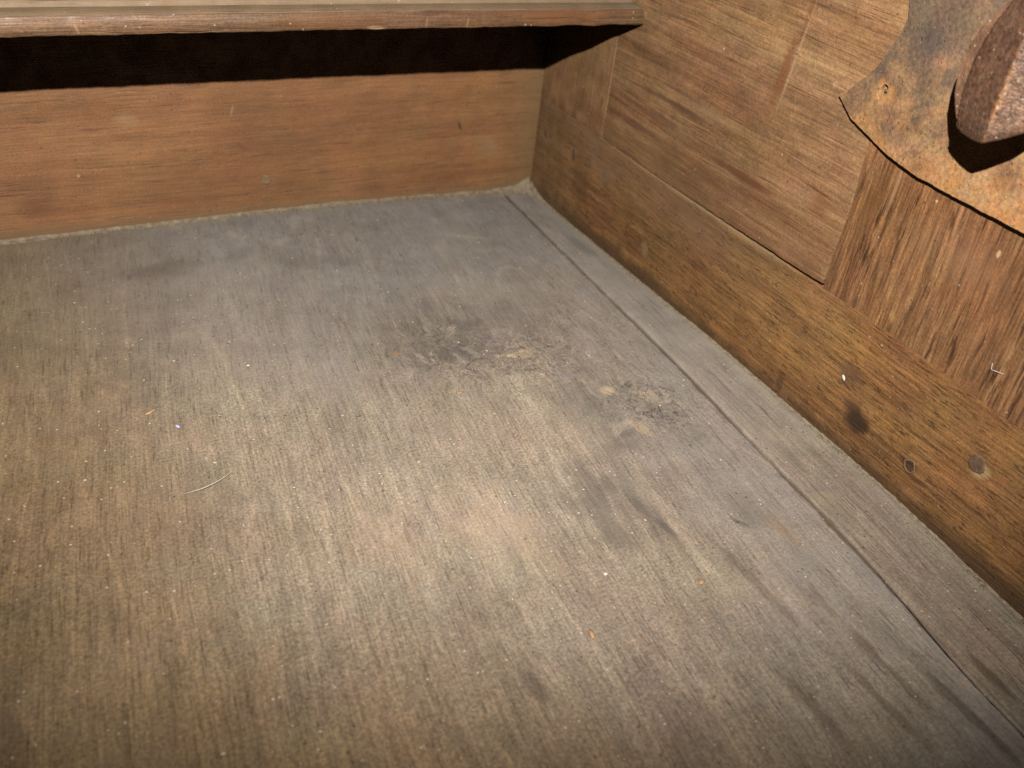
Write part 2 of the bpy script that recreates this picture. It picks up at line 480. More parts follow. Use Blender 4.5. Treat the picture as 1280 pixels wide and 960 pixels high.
M['post'] = oak('corner_post_oak', 'y', 'z', 'x', (.345, .235, .145), (.23, .15, .09), (.42, .31, .20), seed=15.1,
                warp=.004, band=60, fibre=320, pore=240, pore_amt=.35, pore_len=10,
                spots=[(-.020, .0585, .0022, .0040, 0, (.12, .09, .08), .7, .5), (-.0995, .1152, .0035, .008, .2, (.10, .07, .05), .6, .8),
                       (-.103, .15, .002, .02, 0, (.5, .4, .3), .2, .8), (-.098, .10, .0012, .012, .3, (.09, .06, .04), .6, .6),
                       (-.06, .03, .03, .02, .2, (.17, .105, .06), .5, 1.), (-.012, .03, .01, .03, 0, (.40, .34, .25), .5, 1.)],
                rough=.62, specks=.4, chroma=.11, extra=post_extra, tint=(.80, .69, .55))
M['ledge'] = oak('ledge_oak', 'z', 'x', 'y', (.225, .150, .098), (.15, .09, .058), (.29, .21, .145), seed=20.3,
                 warp=.003, band=150, fibre=500, pore=300, pore_amt=.4, pore_len=18,
                 spots=[(.193, -.08, .02, .07, 0, (.25, .12, .05), .5, .8), (.193, -.24, .02, .05, 0, (.25, .13, .055), .4, .8),
                        (.1915, -.388, .004, .0011, -.3, (.45, .36, .27), .5, .3), (.19, -.145, .006, .001, .1, (.4, .3, .2), .5, .3),
                        (.19, -.175, .006, .001, .1, (.4, .3, .2), .5, .3), (.1885, -.21, .0016, .008, 0, (.6, .48, .32), .6, .9),
                        (.1872, -.23, .0012, .014, 0, (.6, .45, .26), .6, .9), (.1872, -.06, .0012, .008, 0, (.5, .45, .4), .7, .9)],
                 rough=.52, specks=.6, chroma=.10, tint=(.72, .64, .54))


def ledge_dust(t, A, L_, nz, nz2):
    w = t.add(.62, t.mul(t.sub(nz2, .5), .8))
    return t.add(t.rng(w, .2, 1.0, .45, .9), t.mul(t.sub(nz, .5), .3))


M['ledge_top'] = oak('ledge_top_oak', 'y', 'x', 'z', (.25, .19, .13), (.14, .105, .08), (.33, .26, .18), seed=23.3,
                     warp=.002, band=220, fibre=600, pore=300, pore_amt=.3, pore_len=12, dust=ledge_dust,
                     dust_col=(.31, .245, .165), rough=.55, specks=.4, tint=(.72, .66, .60))
M['dark_oak'] = oak('plain_oak', 'y', 'x', 'z', (.25, .16, .09), (.15, .09, .05), (.3, .2, .12), seed=3, specks=0)


def plain(name, base, dark, rough=.7, scale=200, bumpd=.0003, metal=0.):
    t = NT(name)
    n = t.noise(t.pos, scale, 4, .65)
    t.link(t.ramp(n, [(.3, dark), (.7, base)]), t.bsdf.inputs['Base Color'])
    t.bsdf.inputs['Roughness'].default_value = rough
    t.bsdf.inputs['Metallic'].default_value = metal
    t.link(t.bump(n, .8, bumpd), t.bsdf.inputs['Normal'])
    return t.mat


def iron(name, cols, seed, rough, orange, groove=None, orange2=(.50, .265, .10), sparkle=.3, bumpd=.0006, spots=(), chroma=.15, grain=.6):
    """rust: dark purple-grey scale with ochre and orange bloom in patches"""
    t = NT(name)
    v = t.comb(t.add(t.x, seed), t.y, t.z)
    n = t.noise(v, 26, 5, .62)
    n2 = t.noise(v, 75, 5, .75)
    n3 = t.noise(v, 420, 3, .75)
    c = t.ramp(n, [(.32, cols[0]), (.5, cols[1]), (.66, cols[2])])
    c = t.mix(t.mul(t.rng(n2, .50, .66), .6), c, cols[3])
    w = orange(t, n, n2)
    c = t.mix(w, c, t.mix(t.rng(n2, .35, .65), orange2, (.48, .33, .185)))
    nz = n2
    for (a, b, ra, rb, rot, kc, f) in spots:
        c = t.mix(t.mul(t.blob(t.y, t.z, a, b, ra, rb, rot, nz, .6, .5), f), c, kc)
    c = t.mix(grain, c, t.mix(1.0, c, t.ramp(n3, [(.32, (.42, .40, .40)), (.5, (1, 1, 1)), (.68, (1.7, 1.6, 1.5))]), 'MULTIPLY'))
    hue = t.noise(v, 90, 3, .6, color=True)
    c = t.mix(chroma, c, t.mix(1.0, c, hue, 'OVERLAY'))
    if groove:
        q = t.sub(t.z, .2463)
        gy = t.sub(-.4452, t.mul(t.mul(q, q), 6.0))
        gd = t.sub(t.y, gy)
        c = t.mix(t.mul(t.rng(gd, .0, .0012), .55), c, t.mix(t.rng(n2, .35, .65), (.20, .135, .11), (.34, .22, .15)))
        gl = t.add(t.m('ABSOLUTE', gd), t.mul(t.sub(n2, .5), .0006))
        c = t.mix(t.rng(gl, .0013, .0003, 0, .92), c, (.040, .014, .010))
    d, cc = t.voro(v, 420)
    pits = t.mul(t.rng(d, .30, .12), t.rng(t.bw(cc), .3, .25))
    c = t.mix(t.mul(pits, .5), c, (.04, .025, .02))
    sp = t.mul(t.rng(d, .25, .1), t.rng(t.bw(cc), .74, .8))
    c = t.mix(t.mul(sp, sparkle), c, (.72, .62, .55))  # glints of the shiny iron painted into the colour as pale specks
    c = t.mix(1.0, c, (.80, .69, .56), 'MULTIPLY')
    t.link(c, t.bsdf.inputs['Base Color'])
    t.link(t.rng(n2, .3, .7, rough - .1, rough + .12), t.bsdf.inputs['Roughness'])
    t.bsdf.inputs['Metallic'].default_value = 0.15
    t.bsdf.inputs['Specular IOR Level'].default_value = .5
    h = t.add(t.mul(n2, .8), t.mul(n3, .6))
    h = t.sub(h, t.mul(pits, .5))
    t.link(t.bump(h, .9, bumpd), t.bsdf.inputs['Normal'])
    return t.mat


def plate_orange(t, n, n2):
    # ochre rust in the lower half and round the nail hole, grey scale above
    e = t.add(t.mul(t.sub(.238, t.z), 22), t.mul(t.sub(-.40, t.y), 3.0))
    e = t.add(e, t.mul(t.sub(n, .5), 3.4))
    e = t.add(e, t.mul(t.sub(n2, .5), 1.6))
    w = t.rng(e, -.1, 1.3, 0, .74)
    g = t.blob(t.y, t.z, -.356, .205, .012, .016, 0, n2, .6, .5)
    w = t.mul(w, t.sub(1.0, t.mul(g, .8)))
    h = t.blob(t.y, t.z, -.374, .213, .010, .010, 0, n2, .7, .6)
    return t.mx(w, t.mul(h, .9))


M['plate'] = iron('rusty_plate_iron', [(.10, .082, .075), (.185, .145, .115), (.26, .19, .135), (.15, .125, .11)], 0, .62, plate_orange,
                  spots=[(-.39, .245, .012, .012, 0, (.12, .105, .105), .6), (-.41, .232, .006, .006, 0, (.11, .10, .11), .6),
                         (-.39, .195, .014, .006, .3, (.17, .14, .13), .5)])


def boss_orange(t, n, n2):
    e = t.add(t.mul(t.sub(n, .5), 4.), t.mul(t.sub(n2, .5), 2.))
    w = t.rng(e, .5, 1.3, 0, .45)
    r = t.blob(t.y, t.z, -.4705, .245, .0022, .03, 0, n2, .8, .8)
    return t.mx(w, t.mul(r, .42))


M['boss'] = iron('rusty_boss_iron', [(.07, .044, .036), (.125, .08, .064), (.19, .125, .098), (.11, .085, .078)], 3, .40, boss_orange,
                 orange2=(.38, .19, .09), sparkle=.9, bumpd=.0013, grain=1.0, groove=True)
M['nail'] = iron('nail_iron', [(.10, .078, .065), (.15, .115, .09), (.21, .16, .12), (.16, .13, .11)], 7, .7,
                 lambda t, n, n2: t.rng(n2, .6, .8, 0, .4), sparkle=.2, bumpd=.0004)
M['plug'] = plain('wood_plug', (.26, .17, .09), (.12, .075, .045), scale=300)
M['dust'] = plain('packed_dust', (.31, .255, .18), (.15, .115, .078), rough=.9, scale=260, bumpd=.0008)
M['crumb'] = plain('crumb', (.62, .53, .40), (.30, .23, .15), rough=.8, scale=160)
M['crumb_dark'] = plain('crumb_dark', (.22, .13, .07), (.08, .05, .03), rough=.8, scale=160)
M['white'] = plain('white_chip', (.85, .82, .76), (.6, .55, .48), rough=.5, scale=500)
M['orange_chip'] = plain('orange_chip', (.60, .38, .18), (.4, .24, .11), rough=.7, scale=500)
M['fluff'] = plain('pale_fibre', (.75, .72, .68), (.55, .5, .45), rough=.7, scale=500)
M['blue'] = plain('bluish_fluff', (.62, .66, .85), (.45, .5, .7), rough=.7, scale=500)


# ================================================================ mesh helpers
def link(name, me, mat, parent=None, smooth=True):
    me.materials.append(mat) if mat else None
    if smooth:
        me.polygons.foreach_set('use_smooth', [True] * len(me.polygons))
    o = bpy.data.objects.new(name, me)
    col.objects.link(o)
    if parent:
        o.parent = parent
        o.matrix_parent_inverse = Matrix.Translation(parent.location).inverted()
    return o


def thing(name, label, cat, loc, group=None):
    o = bpy.data.objects.new(name, None)
    o.empty_display_size = .02
    o.location = loc
    o['label'] = label; o['category'] = cat
    if group: o['group'] = group
    col.objects.link(o)
    return o


def nz3(x, y, z=0.0):
    return mnoise.noise(Vector((x, y, z)))


def board(name, us, vs, fn, nrm, thick, mat, parent, edge=.0012, eu=None, ev=None):
    eu = edge if eu is None else eu
    ev = edge if ev is None else ev
    """solid board: fn(u, v) gives a point of the seen face; rounded arrises; closed back and sides"""
    # extra lines near the edges for the rounded arris
    def lines(a, edge):
        a = list(a); n = []
        L = abs(a[-1] - a[0]); s = 1 if a[-1] > a[0] else -1
        for k in (0, .35, .7, 1.0): n.append((a[0] + s * edge * k, 1 - k))
        for q in a[1:-1]:
            if abs(q - a[0]) > edge * 1.5 and abs(q - a[-1]) > edge * 1.5: n.append((q, 0))
        for k in (1.0, .7, .35, 0): n.append((a[-1] - s * edge * k, 1 - k))
        return n
    U, V = lines(us, eu), lines(vs, ev)
    nrm = Vector(nrm)
    verts, faces = [], []
    nu, nv = len(U), len(V)
    for u, ku in U:
        for v, kv in V:
            k = math.hypot(ku, kv)
            p = Vector(fn(u, v)) - nrm * edge * (1 - math.sqrt(max(0, 1 - min(k, 1) ** 2)))
            verts.append(p)
    idx = lambda i, j: i * nv + j
    for i in range(nu - 1):
        for j in range(nv - 1):
            faces.append((idx(i, j), idx(i + 1, j), idx(i + 1, j + 1), idx(i, j + 1)))
    ring = [idx(i, 0) for i in range(nu)] + [idx(nu - 1, j) for j in range(1, nv)] + \
           [idx(i, nv - 1) for i in range(nu - 2, -1, -1)] + [idx(0, j) for j in range(nv - 2, 0, -1)]
    b0 = len(verts)
    for r in ring: verts.append(verts[r] - nrm * thick)
    nr = len(ring)
    for k in range(nr):
        faces.append((ring[(k + 1) % nr], ring[k], b0 + k, b0 + (k + 1) % nr))
    faces.append(tuple(b0 + k for k in range(nr)))
    me = bpy.data.meshes.new(name)
    me.from_pydata([tuple(v) for v in verts], [], faces)
    bm = bmesh.new(); bm.from_mesh(me)
    bmesh.ops.recalc_face_normals(bm, faces=bm.faces)
    bm.to_mesh(me); bm.free()
    o = link(name, me, mat, parent)
    # keep big flat sides crisp
    me.polygons[len(me.polygons) - 1].use_smooth = False
    return o


lin = lambda a, b, n: list(np.linspace(a, b, n))


def interp(x, pts):
    xs = [p[0] for p in pts]; ys = [p[1] for p in pts]
    return float(np.interp(x, xs, ys))


# the old boards are not flat: gentle bows measured against the walls
FR = [(-1.2, -.010), (-.7, -.008), (-.57, -.004), (-.527, -.0016), (-.476, .0014), (-.43, .0026), (-.36, .0026), (-.30, .0028), (-.195, 0), (-.06, -.0022), (0, -.003)]
FB = [(-.9, -.004), (-.46, -.0013), (-.3566, .0002), (-.278, .0019), (-.207, .0029), (-.10, .002), (-.03, 0), (0, -.0005)]


def floor_z(x, y):
    a = interp(y, FR) * math.exp(x / .10)
    b = interp(x, FB) * math.exp(y / .12) * (1 - math.exp(x / .05))
    return a + b + .0006 * nz3(x * 9, y * 9) + .0002 * nz3(x * 40, y * 16, 3)


JT = [(-1.3, -.098), (-.617, -.0625), (-.594, -.0618), (-.573, -.0599), (-.53, -.0550), (-.49, -.0520), (-.449, -.0508), (-.41, -.0493), (-.353, -.0450),
      (-.281, -.0419), (-.209, -.0389), (-.109, -.0347), (-.012, -.0294), (0, -.0288)]


def joint(y):
    return interp(y, JT) + .0005 * nz3(y * 60, 1.0) + .0002 * nz3(y * 220, 5.0)


def gapw(y):
    return .0006 + .0004 * nz3(y * 30, 9.) + interp(y, [(-1.2, .006), (-.66, .0052), (-.62, .0034), (-.585, .0014), (-.56, .0003), (-.5, .0001), (0, .0001)])


chest = thing('oak_chest', 'inside corner of an old oak chest with dusty grey floor boards and worn brown walls', 'chest', (0, 0, -.02))

# floor: wide board and narrow strip
YS = lin(-.0005, -1.15, 240)


def f_main(u, v):           # u 0..1 across, v = y
    xr = joint(v) - gapw(v)
    x = -.85 + (xr + .85) * u
    # the splintered edge lifts along the crack nearest the front
    lift = interp(v, [(-1.2, .0035), (-.66, .0034), (-.61, .0028), (-.58, .0010), (-.565, 0), (0, 0)])
    lift *= math.exp((x - xr) / .007) * (1 + .5 * nz3(v * 160, 2.))
    return (x, v, floor_z(x, v) - .0004 + lift)


us = [0, .15, .3, .42, .5] + lin(.55, .96, 26) + lin(.965, 1, 14)
# board() treats u in its own units: arris of .0015 in u is about 1.2 mm here
board('floor_board', us, YS, f_main, (0, 0, 1), .018, M['floor'], chest, edge=.0010, eu=.0014, ev=.001)['label'] = 'wide floor board, grey brown and dusty with a swirling knot'


def f_strip(u, v):
    xl = joint(v); x = xl + (.0035 - xl) * u
    return (x, v, floor_z(x, v) + .0003 * (1 - u))


def strip_board():
    uu = [0, .02, .05, .12, .3, .5, .7, .85, 1]
    vs = lin(-.0005, -1.15, 320)
    verts, faces = [], []
    for v in vs:
        for k, u in enumerate(uu):
            p = list(f_strip(u, v))
            if k == 0: p[2] -= .0010
            if k == 1: p[2] -= .0003
            verts.append(p)
        verts.append([f_strip(1, v)[0], v, -.02]); verts.append([f_strip(0, v)[0] + .012, v, -.02])
    n = len(uu) + 2
    for i in range(len(vs) - 1):
        for k in range(n):
            a = i * n + k; b = i * n + (k + 1) % n
            faces.append((a, b, b + n, a + n))
    faces.append(tuple(range(n))); faces.append(tuple((len(vs) - 1) * n + k for k in range(n - 1, -1, -1)))
    me = bpy.data.meshes.new('floor_strip'); me.from_pydata(verts, [], faces)
    bm = bmesh.new(); bm.from_mesh(me); bmesh.ops.recalc_face_normals(bm, faces=bm.faces); bm.to_mesh(me); bm.free()
    o = link('floor_strip', me, M['strip'], chest)
    o['label'] = 'narrow grey floor strip along the rail'


strip_board()

# back: end board
board('end_board', lin(-.90, .0035, 60), lin(-.018, .43, 50),
      lambda u, v: (u, 0.0 + .0006 * nz3(u * 6, v * 9, 2), v), (0, -1, 0), .02, M['end'], chest, edge=.0012)['label'] = 'reddish brown end board'

# right wall. rail: in front of x = 0, top edge at .0885
RT_TOP = [(-1.2, .0880), (-.525, .0886), (-.48, .0902), (-.41, .0915), (-.373, .0908), (-.35, .0900), (-.27, .0886), (-.166, .0875), (-.11, .0880), (0, .088)]


def rail_top(y):
    return interp(y, RT_TOP) + .0004 * nz3(y * 40, 4) + .0002 * nz3(y * 160, 4)


def f_rail(u, v):   # u = y, v 0..1
    z = -.018 + (rail_top(u) + .018) * v
    return (.0003 * nz3(u * 8, z * 20), u, z)


board('rail', lin(-.0006, -1.15, 320), lin(0, 1, 26), f_rail, (-1, 0, 0), .022, M['rail'], chest, edge=.0007, eu=.0004, ev=.008)['label'] = 'brown bottom rail with dark nail stains'
# corner post (left stile)
board('corner_post', lin(-.0008, -.10688, 24), lin(.0884, .43, 50), lambda u, v: (.0002 + .0003 * nz3(u * 10, v * 12), u, v), (-1, 0, 0), .022, M['post'], chest, edge=.0003)


# panel: between corner post and middle stile
def f_panel(u, v):
    zb = rail_top(u) + .0002 + interp(u, [(-.38, .0030), (-.37, .0028), (-.33, .0024), (-.27, .0016), (-.2, .0008), (-.13, .0001), (-.1, .0001)]) + .0009 * max(-.2, nz3(u * 130, 2.2)) * min(1, max(0, (-u - .15) * 12))
    z = zb + (.43 - zb) * v
    dx = -.0024 * max(0, 1 - (z - zb) / .05) * interp(u, [(-.37, 1), (-.2, .4), (-.12, 0)])
    return (.0006 + dx + .0004 * nz3(u * 7, z * 9, 5), u, z)


PY1 = -.3738
board('panel', lin(-.1068, PY1, 240), [0, .01, .03] + lin(.06, 1, 40), f_panel, (-1, 0, 0), .018, M['panel'], chest, edge=.0004, eu=.0004, ev=.002)['label'] = 'paler panel with horizontal grain and a red brown scar'


def f_mid(u, v):
    zb = rail_top(u) + .0003
    z = zb + (.43 - zb) * v
    jy = -.3744 + interp(z, [(0, .0003), (.09, .0006), (.118, .0002), (.1475, -.0004), (.18, .002), (.3, .003)]) * 1.0
    y = jy + (u) * (-.60 - jy)
    return (.0001 + .0004 * nz3(y * 10, z * 6, 7), y, z)


board('stile', lin(0, 1, 50), [0, .004, .02] + lin(.04, 1, 40), f_mid, (-1, 0, 0), .022, M['stile'], chest, edge=.0005, eu=.0025, ev=.002)['label'] = 'vertical stile with coarse upright grain under the iron plate'
board('panel', lin(-.6012, -1.15, 30), lin(.0890, .43, 20), lambda u, v: (.001 + .0004 * nz3(u * 7, v * 9, 9), u, v), (-1, 0, 0), .018, M['panel'], chest, edge=.0009)
# ground boards behind the joints so that no gap looks into nothing
def box(name, lo, hi, mat, parent):
    x0, y0, z0 = lo; x1, y1, z1 = hi
    vs = [(x0, y0, z0), (x1, y0, z0), (x1, y1, z0), (x0, y1, z0), (x0, y0, z1), (x1, y0, z1), (x1, y1, z1), (x0, y1, z1)]
    fs = [(0, 3, 2, 1), (4, 5, 6, 7), (0, 1, 5, 4), (1, 2, 6, 5), (2, 3, 7, 6), (3, 0, 4, 7)]
    me = bpy.data.meshes.new(name); me.from_pydata(vs, [], fs)
    return link(name, me, mat, parent, smooth=False)


box('outer_board', (.024, -1.15, -.03), (.034, .03, .43), M['dark_oak'], chest)
box('base_board', (-.85, -1.15, -.036), (.0225, .02, -.0215), M['dark_oak'], chest)


# nail heads and plugs let into the rail and post
def disc(name, c, r, h, mat, parent, seed=0, squash=1.0, ring=0.0, axis='x', n=18):
    """slightly domed irregular head on the wall x = 0 (axis x) or the end board (axis y)"""
    verts, faces = [], []
    radii = [1.0, 1.0, .86, .6, .3]
    hs = [-.0015, h * .35, h * .8, h, h]
    if ring: hs = [-.0015, h, h, -ring, -ring * .6]; radii = [1., .97, .78, .66, .3]
    for rr, hh in zip(radii, hs):
        for k in range(n):
            a = 2 * math.pi * k / n
            q = r * rr * (1 + .32 * nz3(math.cos(a) * 1.3, math.sin(a) * 1.3, seed))
            if axis == 'x':
                verts.append((c[0] - hh, c[1] + q * math.cos(a), c[2] + q * squash * math.sin(a)))
            else:
                verts.append((c[0] + q * math.cos(a), c[1] - hh, c[2] + q * squash * math.sin(a)))
    for i in range(len(radii) - 1):
        for k in range(n):
            a = i * n + k; b = i * n + (k + 1) % n
            faces.append((a, b, b + n, a + n))
    faces.append(tuple((len(radii) - 1) * n + k for k in range(n)))
    me = bpy.data.meshes.new(name); me.from_pydata(verts, [], faces)
    bm = bmesh.new(); bm.from_mesh(me); bmesh.ops.recalc_face_normals(bm, faces=bm.faces); bm.to_mesh(me); bm.free()
    return link(name, me, mat, parent)


disc('nail', (0, -.5105, .056), .0052, .0005, M['nail'], chest, 1)['label'] = 'dark nail head in the rail'
disc('wood_plug', (0, -.4757, .0267), .0045, .0004, M['plug'], chest, 2, ring=.0005)['label'] = 'round wooden plug in the rail'
disc('nail', (0, -.0704, .0596), .0030, .0004, M['nail'], chest, 3, squash=1.7)
disc('nail', (0, -.0185, .0588), .0024, .0003, M['nail'], chest, 4, squash=1.5)
disc('wood_plug', (-.2521, 0, .030), .0040, .0003, M['plug'], chest, 5, axis='y')

# ================================================================ moulded shelf (till board) above
shelf = thing('moulded_shelf', 'moulded oak shelf board with a pale dusty beaded edge, crossing above the dark shadow', 'shelf', (-.4, -.07, .187))
Y0 = -.1396
prof = [(.1382, .1870), (.0006, .1870), (0, .1876), (0, .1925), (.0002, .1968), (.0008, .1980), (.0022, .1986), (.0060, .1992), (.0098, .1998), (.0116, .2000),
        (.0124, .1990), (.0132, .1979), (.0150, .1977), (.0160, .1984), (.0166, .2010), (.0178, .2026), (.0200, .2035), (.0225, .2036), (.0245, .2028), (.0252, .2022),
        (.0262, .2030), (.0300, .2036), (.1382, .2036)]
XS = lin(-.90, -.0012, 420)


def shelf_mesh():
    verts, faces = [], []
    n = len(prof)
    for i, x in enumerate(XS):
        sag = .0004 * math.sin((x + .43) * 7.3) - .0005 * math.sin(min(0, x) / .43 * math.pi) ** 2 * 0
        end = 0
        for k, (dy, z) in enumerate(prof):
            y = Y0 + dy
            zz = z + sag
            if k in (1, 2):     # worn, nicked lower arris
                nk = nz3(x * 55, 3.1) * .0007 + nz3(x * 170, 8.1) * .00035
                chip = max(0, nz3(x * 60, 6.6) - .30) * .0008
                zz += nk + chip
                y += abs(nz3(x * 90, 1.7)) * .0004
            if 4 <= k <= 6:
                zz += nz3(x * 45, 2.2) * .0003 + nz3(x * 150, 4.4) * .0002
            if 10 <= k <= 19:
                zz += nz3(x * 30, k * .2) * .0003
            xx = x
            if i == len(XS) - 1: xx = x - max(0, (z - .187)) * .16 - abs(nz3(z * 300, dy * 90)) * .0006
            verts.append((xx, y, zz))
    for i in range(len(XS) - 1):
        for k in range(n):
            a = i * n + k; b = i * n + (k + 1) % n
            faces.append((a, b, b + n, a + n))
    faces.append(tuple(range(n))); faces.append(tuple((len(XS) - 1) * n + k for k in range(n - 1, -1, -1)))
    me = bpy.data.meshes.new('shelf_board'); me.from_pydata(verts, [], faces)
    bm = bmesh.new(); bm.from_mesh(me); bmesh.ops.recalc_face_normals(bm, faces=bm.faces); bm.to_mesh(me); bm.free()
    return me, n


# split the shelf: fascia (front edge) and moulded top are two parts of one solid profile
me, n = shelf_mesh()
sh = link('shelf_board', me, M['ledge'], shelf)
me.materials.append(M['ledge_top'])
for p in me.polygons:
    if len(p.vertices) == 4:
        k = min(v % n for v in p.vertices)
        if k >= 5: p.material_index = 1
    if len(p.vertices) > 4: p.use_smooth = False
me.set_sharp_from_angle(angle=math.radians(50))

# ================================================================ iron lock
lock = thing('iron_lock', 'rusty iron lock plate with a faceted boss, nailed across panel and stile', 'lock', (-.003, -.468, .25))
low = [(-.3432, .2020), (-.3483, .1981), (-.3571, .1928), (-.3686, .1899), (-.3843, .1856), (-.4002, .1830), (-.4156, .1812), (-.4321, .1808), (-.4477, .1808), (-.4629, .1808)]
upl = [(-.3496, .2069), (-.3589, .2174), (-.3638, .2242), (-.3665, .2314), (-.3702, .2400), (-.3721, .2447), (-.3728, .2530), (-.3705, .2604), (-.366, .272), (-.361, .285),
       (-.364, .300), (-.376, .312), (-.396, .318), (-.420, .322), (-.445, .330)]
AX = -.468
left = list(reversed(upl)) + low
right = [(2 * AX - y, z) for (y, z) in reversed(left)]
out = left + right
# densify with a forged unevenness
dn = []
for i in range(len(out)):
    a = out[i]; b = out[(i + 1) % len(out)]
    L = math.hypot(b[0] - a[0], b[1] - a[1]); k = max(1, int(L / .0012))
    for j in range(k):
        s = j / k; y = a[0] + (b[0] - a[0]) * s; z = a[1] + (b[1] - a[1]) * s
        dn.append((y + .0005 * nz3(y * 110, z * 110, 1), z + .0005 * nz3(y * 110, z * 110, 7) + .0002 * nz3(y * 420, z * 420, 2)))
HC = (-.3730, .2144)
hole = []
for k in range(14):
    a = 2 * math.pi * k / 14
    r = .0026 * (1 + .3 * nz3(math.cos(a), math.sin(a), 5))
    hole.append((HC[0] + r * math.cos(a), HC[1] + r * 1.1 * math.sin(a)))


def inside(p, poly):
    c = False; x, y = p; j = len(poly) - 1
    for i in range(len(poly)):
        xi, yi = poly[i]; xj, yj = poly[j]
        if (yi > y) != (yj > y) and x < (xj - xi) * (y - yi) / (yj - yi) + xi: c = not c
        j = i
    return c


pts = [Vector(p) for p in dn] + [Vector(p) for p in hole]
edges = [(i, (i + 1) % len(dn)) for i in range(len(dn))] + [(len(dn) + i, len(dn) + (i + 1) % len(hole)) for i in range(len(hole))]
for i in range(int(.26 / .0028)):
    for j in range(int(.16 / .0028)):
        p = (-.60 + i * .0028 + (j % 2) * .0014, .178 + j * .0028)
        if inside(p, dn) and not inside(p, [(HC[0] + (q[0] - HC[0]) * 1.4, HC[1] + (q[1] - HC[1]) * 1.4) for q in hole]):
            if min((p[0] - q[0]) ** 2 + (p[1] - q[1]) ** 2 for q in dn) > .0011 ** 2:
                pts.append(Vector(p))
rv, re, rf, *_ = delaunay_2d_cdt(pts, edges, [], 0, 1e-6)


def standoff(y, z):
    """the plate curls off the wood along its lower edge"""
    e = .0006 + .0030 * max(0, min(1, (.225 - z) / .045)) * max(0, min(1, (-.345 - y) / .06))
    e += .0006 * nz3(y * 22, z * 22, 2) + .0003 * nz3(y * 70, z * 70, 2)
    d = math.hypot(y - HC[0], z - HC[1])
    e -= .0009 * math.exp(-(d / .006) ** 2)
    return max(.0003, e)


TP = .0020
verts, faces = [], []
fkeep = []
for f in rf:
    c = sum((rv[i] for i in f), Vector((0, 0))) / len(f)
    if inside(c, dn) and not inside(c, hole): fkeep.append(f)
for v in rv: verts.append((-standoff(v[0], v[1]) - TP, v[0], v[1]))
nvp = len(verts)
for v in rv: verts.append((-standoff(v[0], v[1]), v[0], v[1]))
ecount = {}
for f in fkeep:
    faces.append(tuple(f)); faces.append(tuple(nvp + i for i in reversed(f)))
    for a, b in zip(f, list(f[1:]) + [f[0]]): ecount[(a, b)] = 1
for (a, b) in list(ecount):
    if (b, a) not in ecount: faces.append((b, a, a + nvp, b + nvp))
me = bpy.data.meshes.new('lock_plate'); me.from_pydata(verts, [], faces)
bm = bmesh.new(); bm.from_mesh(me)
bmesh.ops.delete(bm, geom=[v for v in bm.verts if not v.link_faces], context='VERTS')
bmesh.ops.recalc_face_normals(bm, faces=bm.faces); bm.to_mesh(me); bm.free()
me.set_sharp_from_angle(angle=math.radians(45))
link('lock_plate', me, M['plate'], lock)['label'] = 'flat rusty plate with a pointed corner and an empty nail hole'
me.set_sharp_from_angle(angle=math.radians(45))

# stub of a broken nail in the hole
def tube(name, path, rad, mat, parent=None, n=8):
    verts, faces = [], []
    P = [Vector(p) for p in path]
    rads = rad if isinstance(rad, list) else [rad] * len(P)
    for i, p in enumerate(P):
        d = (P[min(i + 1, len(P) - 1)] - P[max(i - 1, 0)]).normalized()
        s = d.orthogonal().normalized(); t = d.cross(s)
        if i == 0: s0 = s
        s = (s0 - d * s0.dot(d)).normalized(); s0 = s; t = d.cross(s)
        for k in range(n):
            a = 2 * math.pi * k / n
            verts.append(tuple(p + (s * math.cos(a) + t * math.sin(a)) * rads[i]))
    for i in range(len(P) - 1):
        for k in range(n):
            a = i * n + k; b = i * n + (k + 1) % n
            faces.append((a, b, b + n, a + n))
    faces.append(tuple(range(n - 1, -1, -1))); faces.append(tuple((len(P) - 1) * n + k for k in range(n)))
    me = bpy.data.meshes.new(name); me.from_pydata(verts, [], faces)
    return link(name, me, mat, parent)


tube('nail_stub', [(.002, HC[0] - .0004, HC[1] - .0008), (-.0006, HC[0] - .0004, HC[1] - .0007), (-.0016, HC[0] - .0002, HC[1] - .0003)], [.0011, .0012, .0007], M['nail'], lock, 8)

# the boss: a faceted forged body standing on the plate
bo0 = [(-.4680, .2975), (-.4600, .2945), (-.4545, .2885), (-.4497, .2812), (-.4440, .2730), (-.4395, .2651), (-.4368, .2570), (-.4359, .2500), (-.4366, .2440),
       (-.4385, .2352), (-.4432, .2272), (-.4480, .2212), (-.4600, .2216), (-.4690, .2228), (-.4745, .2262), (-.4811, .2315),
       (-.4870, .2400), (-.4905, .2520), (-.4900, .2650), (-.4860, .2770), (-.4780, .2890)]
bo = []
for i in range(len(bo0)):
    a, b = bo0[i], bo0[(i + 1) % len(bo0)]
    for s in (0, .25, .5, .75): bo.append((a[0] + (b[0] - a[0]) * s, a[1] + (b[1] - a[1]) * s))
RX = -.4705
BC = Vector((-.4655, .256))


